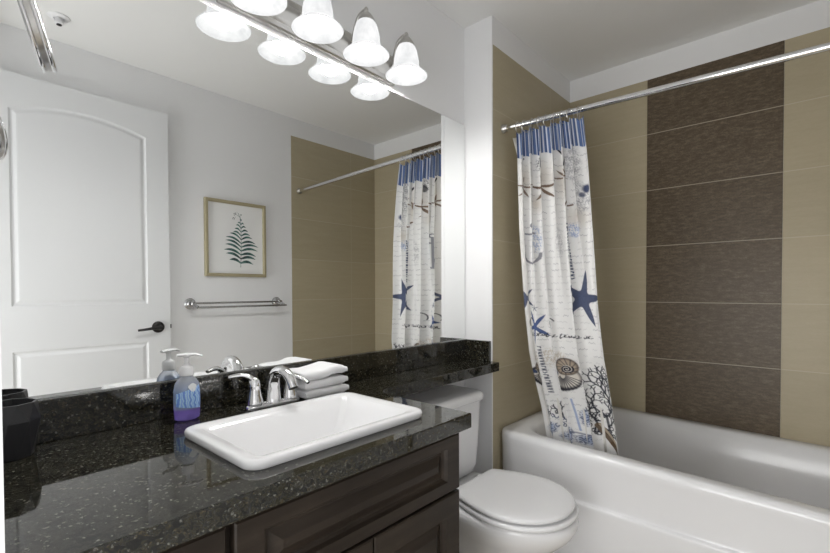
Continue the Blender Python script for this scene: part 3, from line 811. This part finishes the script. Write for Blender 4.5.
    for u0 in (0.10, 0.40): poly([(u0*.335+.022*math.cos(a), 1.035+.028*math.sin(a)) for a in np.linspace(0.6, 3.6, 12)], .0014, INK, 0.8)
    # nautilus shells
    def nautilus(cx, cz, s, flip=1):
        q = 0.80
        blob(cx, cz-.016*s, .052*s*q, .056*s, (0.05, 0.048, 0.055), 1, 0.10)
        blob(cx+.004*flip*s, cz-.014*s, .044*s*q, .046*s, (0.74, 0.70, 0.64), 1, 0.22)
        for a in np.linspace(-2.9, -0.2, 13):
            poly([(cx+.008*s*math.cos(a), cz-.004*s+.016*s*math.sin(a)), (cx+.047*s*q*math.cos(a), cz-.016*s+.052*s*math.sin(a))], .0013, INK, 0.75)
        blob(cx+.010*flip*s, cz+.030*s, .036*s*q, .038*s, (0.16, 0.13, 0.11), 1, 0.12)
        blob(cx+.010*flip*s, cz+.030*s, .031*s*q, .033*s, (0.46, 0.38, 0.30), 1, 0.25)
        for k in range(12):
            a = 0.2+k*0.52
            poly([(cx+.012*flip*s+.013*s*q*math.cos(a), cz+.024*s+.013*s*math.sin(a)), (cx+.010*flip*s+.031*s*q*math.cos(a+.3), cz+.030*s+.033*s*math.sin(a+.3))], .0009, INK, 0.6)
        blob(cx+.012*flip*s, cz+.020*s, .016*s*q, .017*s, (0.66, 0.62, 0.56), 1, 0.2)
        poly([(cx+.012*flip*s+r*s*q*math.cos(a), cz+.020*s+r*s*math.sin(a)) for a, r in zip(np.linspace(0, 4.2*PI, 40), np.linspace(.002, .017, 40))], .0014, INK, 0.95)
        blob(cx-.022*flip*s, cz+.004*s, .014*s*q, .012*s, (0.06, 0.08, 0.16), 1, 0.3)
    nautilus(0.47*0.335, 0.815, 1.12); nautilus(0.07*0.335, 0.80, 0.85)
    # black branching coral on the right
    def branch(x, z, a, ln, d):
        if d == 0 or ln < .004: return
        a2 = a + 0.5*(rng.rand()-.5); mxp = (x + ln*.5*math.cos(a)*.62, z + ln*.5*math.sin(a)); x2 = x + ln*math.cos((a+a2)/2)*0.62; z2 = z + ln*math.sin((a+a2)/2)
        poly([(x, z), mxp, (x2, z2)], .0002+.00042*d, INK, 0.88)
        for s in (-.75, .7): branch(x2, z2, a2 + s + 0.4*(rng.rand()-.5), ln*(0.62+0.14*rng.rand()), d-1)
        if d > 3: branch(mxp[0], mxp[1], a + rng.choice((-.9, .9)), ln*0.5, d-2)
    branch(0.88*0.335, 0.56, 1.65, .085, 6); branch(0.93*0.335, 0.64, 1.55, .085, 6); branch(0.80*0.335, 0.60, 2.0, .06, 5); branch(0.96*0.335, 0.74, 1.7, .055, 5)
    branch(0.30*0.335, 0.60, 1.7, .03, 4); branch(0.12*.335, .58, 1.5, .035, 4)
    for k in range(34):
        u0, z0 = (0.72+0.27*rng.rand())*.335, 0.555+0.10*rng.rand()
        poly([(u0+.006*math.cos(a), z0+.007*math.sin(a)) for a in np.linspace(rng.rand()*6, rng.rand()*6+4, 7)], .0011, INK, 0.85)
    for k in range(22):
        u0, z0 = (0.08+0.32*rng.rand())*.335, 0.545+0.09*rng.rand()
        poly([(u0+.005*math.cos(a), z0+.008*math.sin(a)) for a in np.linspace(rng.rand()*6, rng.rand()*6+3.5, 6)], .0009, INK if k % 2 else BLUE, 0.75)
    # blue washes at the hem, brown driftwood
    for (u, z, rx, rz) in ((0.18, 0.555, .03, .03), (0.40, 0.545, .03, .04), (0.58, 0.62, .018, .045), (0.60, 0.52, .05, .03), (0.10, 0.535, .03, .03), (0.36, 0.515, .04, .025)):
        blob(u*0.335, z, rx, rz, LB, 0.65, 0.7); patch(u*0.335, z, rx, rz, BLUE, 0.75, 260)
    poly([P(.50, .70), P(.53, .56)], .002, LB, .7); poly([P(.34, .56), P(.62, .54)], .003, BLUE, .6)
    poly([P(.80, .60), P(.90, .53), P(.99, .475)], .010, (0.13, 0.085, 0.05), 0.95); poly([P(.81, .605), P(.99, .492)], .003, TAN, 0.8)
    # striped header band
    band = (top-W) < 0.118
    st = np.sin(2*PI*U*46); st2 = np.sin(2*PI*U*37+0.6)
    bc = np.where((st > -0.55)[..., None], np.array((0.13, 0.195, 0.38)), np.array((0.78, 0.80, 0.84)))
    bc = np.where((st2 > 0.93)[..., None], np.array((0.03, 0.05, 0.13)), bc)
    col[band] = bc[band]
    me = bpy.data.meshes.new('cloth')
    idx = np.arange(NS*NZ).reshape(NZ, NS)
    quads = np.stack([idx[:-1, :-1], idx[:-1, 1:], idx[1:, 1:], idx[1:, :-1]], -1).reshape(-1, 4)
    org = np.array((1.88, -0.43, 1.93))
    co = np.stack([X, Y, Z], -1).reshape(-1, 3) - org
    me.vertices.add(len(co)); me.vertices.foreach_set('co', co.ravel().astype(np.float32))
    me.loops.add(quads.size); me.loops.foreach_set('vertex_index', quads.ravel().astype(np.int32))
    me.polygons.add(len(quads)); me.polygons.foreach_set('loop_start', np.arange(0, quads.size, 4, dtype=np.int32))
    me.polygons.foreach_set('use_smooth', np.ones(len(quads), dtype=bool))
    me.update(calc_edges=True)
    ca = me.color_attributes.new('print', 'FLOAT_COLOR', 'POINT')
    ca.data.foreach_set('color', np.concatenate([col.reshape(-1, 3).clip(0, 1), np.ones((NS*NZ, 1))], 1).ravel().astype(np.float32))
    m = mat('printed curtain cloth', (0.8, 0.8, 0.8), 0.85, spec=0.15)
    at = N(m, 'ShaderNodeVertexColor'); at.layer_name = 'print'
    tr = N(m, 'ShaderNodeBsdfTranslucent'); mx = N(m, 'ShaderNodeMixShader'); mx.inputs[0].default_value = 0.18
    L(m, at.outputs[0], bsdf(m).inputs['Base Color']); L(m, at.outputs[0], tr.inputs[0])
    L(m, bsdf(m).outputs[0], mx.inputs[1]); L(m, tr.outputs[0], mx.inputs[2]); L(m, mx.outputs[0], m.node_tree.nodes['Material Output'].inputs[0])
    me.materials.append(m)
    t = thing('shower_curtain', 'white shower curtain printed with blue starfish, shells and script, gathered on the rod', 'shower curtain', tuple(org))
    o = bpy.data.objects.new('cloth', me); C.objects.link(o); o.parent = t
    so = o.modifiers.new('thickness', 'SOLIDIFY'); so.thickness = 0.0008; so.offset = 0
    # hooks
    for k in range(9):
        u = 0.04 + 0.92*k/8
        y = -0.222 + (-0.525+0.222)*u
        p = rodz(y)
        bm = B()
        torus(bm, p + Vector((0, 0, -0.0125)), (0.25*math.sin(k*2.1), 1, 0), 0.0265, 0.0018, 24, 6)
        obj('hook', bm, M_NICKEL, t)
    return t
curtain_o = curtain()

def liner():
    bm = B(); rows = []
    nz, ns = 24, 60
    for i in range(nz):
        tt = i/(nz-1); row = []
        for k in range(ns):
            u = k/(ns-1)
            yl = -0.196 - 0.10*max(0, tt-0.05)**1.0; yr = -0.50 - 0.10*tt
            if tt < 0.12: yl = -0.176 - 0.05*tt/0.12
            else: yl = -0.226 - 0.11*((tt-0.12)/0.88)**1.6
            y = yl + (yr-yl)*u
            x = 1.902 + 0.082*tt**2 + 0.010*math.sin(2*PI*7*u)
            z0 = rodz(y).z - 0.034
            row.append(Vector((x, y, z0 + (0.48-z0)*tt)))
        rows.append(row)
    loft(bm, rows, False, False, closed=False)
    o = obj('liner', bm, M_LINER, curtain_o)
    so = o.modifiers.new('thickness', 'SOLIDIFY'); so.thickness = 0.0006
    o['label'] = 'plain off-white inner liner'
liner()

# ------------------------------------------------------------ framed fern print on the opposite wall
def picture():
    x0, x1, z0, z1 = 1.178, 1.588, 1.282, 1.772
    yw = YO+0.0008
    t = thing('framed_picture', 'pale gold framed print of a green fern on the wall opposite the mirror', 'picture', ((x0+x1)/2, yw, (z0+z1)/2))
    bm = B(); fwid = 0.021
    prof = [(0, 0), (0, 0.020), (0.004, 0.024), (fwid-0.006, 0.024), (fwid, 0.018), (fwid, 0.006)]
    rs = [[Vector((x0+d, yw+y, z0+d)), Vector((x1-d, yw+y, z0+d)), Vector((x1-d, yw+y, z1-d)), Vector((x0+d, yw+y, z1-d))] for d, y in prof]
    loft(bm, rs, False, False); obj('frame', bm, M_GOLD, t, smooth=False)
    bm = B(); box(bm, x0+fwid-0.003, x1-fwid+0.003, yw, yw+0.008, z0+fwid-0.003, z1-fwid+0.003); pp = obj('print', bm, M_PAPER, t, smooth=False)
    # fern: mid rib and paired leaflets, tip curled at the top
    bm = B(); y = yw+0.0088
    cx = (x0+x1)/2 + 0.028
    def mx(z): return cx + 0.004*math.sin((z-1.36)*9)
    def leaf(xa, za, ang, ln, wd, s, droop=0.25):
        pts_t, pts_b = [], []
        n = 9
        for i in range(n+1):
            u = i/n
            a = ang - droop*u*0.5
            px = xa + s*ln*u*math.cos(a); pz = za + ln*u*math.sin(a) + 0.010*math.sin(u*PI)
            hw = wd*math.sin(PI*min(1, (u*0.92+0.08)))**0.7*(1-0.25*u)
            pts_t.append(Vector((px, y, pz+hw))); pts_b.append(Vector((px, y, pz-hw)))
        vt = [bm.verts.new(p) for p in pts_t]; vb = [bm.verts.new(p) for p in pts_b]
        for i in range(n): bm.faces.new((vt[i], vt[i+1], vb[i+1], vb[i]))
    n = 12
    for i in range(n):
        f = i/(n-1)
        z = 1.372 + 0.275*f**0.95
        ln = (0.072 + 0.050*math.sin(PI*min(1, f*1.35+0.08)))*(1-f**3*0.88)
        for s in (-1, 1):
            leaf(mx(z), z, (0.42 if s < 0 else 0.10) + 0.30*f + 0.05*math.sin(i*2.3), ln*(1.0 + 0.06*math.sin(i*1.7+s)), 0.0105*(1-0.5*f), s, 0.35)
    rib = [Vector((mx(z), y, z)) for z in np.linspace(1.345, 1.660, 14)]
    rib += [Vector((mx(1.645)-0.006, y, 1.678)), Vector((mx(1.645)-0.022, y, 1.684)), Vector((mx(1.645)-0.036, y, 1.672)), Vector((mx(1.645)-0.046, y, 1.652))]
    v0 = [bm.verts.new(p+Vector((-0.0016, 0.0002, -0.001))) for p in rib]; v1 = [bm.verts.new(p+Vector((0.0016, 0.0002, 0.001))) for p in rib]
    for i in range(len(rib)-1): bm.faces.new((v0[i], v0[i+1], v1[i+1], v1[i]))
    for k in range(7):
        p = rib[14+min(k//2, 3)]
        leaf(p.x - 0.002*k, p.z, 0.5+0.5*(k % 3), 0.018, 0.003, -1 if k % 2 else 1)
    fo = obj('fern', bm, M_FERN, pp, smooth=False)
picture()

# ------------------------------------------------------------ double towel bar on the opposite wall
def towel_bar():
    z = 1.112; xa, xb_ = 1.090, 1.672
    t = thing('towel_bar', 'chrome double towel bar on the wall below the fern picture', 'towel bar', ((xa+xb_)/2, YO, z))
    bm = B(); tube(bm, [(xa, YO+0.048, z+0.003), (xb_, YO+0.048, z+0.003)], 0.0065, 14); obj('rail', bm, M_SATIN, t)
    bm = B(); tube(bm, [(xa+0.010, YO+0.092, z-0.022), (xb_+0.025, YO+0.092, z-0.022)], 0.0065, 14); obj('rail', bm, M_SATIN, t)
    for x in (xa, xb_):
        bm = B()
        rings = [[Vector((x + r*math.cos(2*PI*i/24), YO+d, z + r*math.sin(2*PI*i/24))) for i in range(24)] for r, d in ((0.034, 0.0005), (0.034, 0.006), (0.030, 0.010), (0.027, 0.012), (0.024, 0.02), (0.015, 0.026), (0.014, 0.06), (0.010, 0.064))]
        loft(bm, rings)
        tube(bm, [(x, YO+0.055, z-0.002), (x+0.012, YO+0.092, z-0.022)], [0.010, 0.009], 12)
        obj('post', bm, M_SATIN, t)
towel_bar()

# ------------------------------------------------------------ fire sprinkler
def sprinkler():
    x, y = 0.437, -1.325
    t = thing('fire_sprinkler', 'small white fire sprinkler in the ceiling near the door', 'sprinkler', (x, y, H))
    bm = B(); lathe(bm, x, y, [(0.042, H-0.0005), (0.042, H-0.003), (0.036, H-0.008), (0.022, H-0.010), (0.022, H-0.004)], 28); obj('escutcheon', bm, M_TRIM, t)
    bm = B(); lathe(bm, x, y, [(0.014, H-0.0045), (0.014, H-0.022), (0.017, H-0.026), (0.019, H-0.032), (0.016, H-0.034)], 20); hd = obj('head', bm, M_TRIM, t)
    bm = B(); lathe(bm, x, y, [(0.010, H-0.0345), (0.010, H-0.038), (0.004, H-0.040)], 16); obj('deflector', bm, M_BRONZE, hd)
sprinkler()
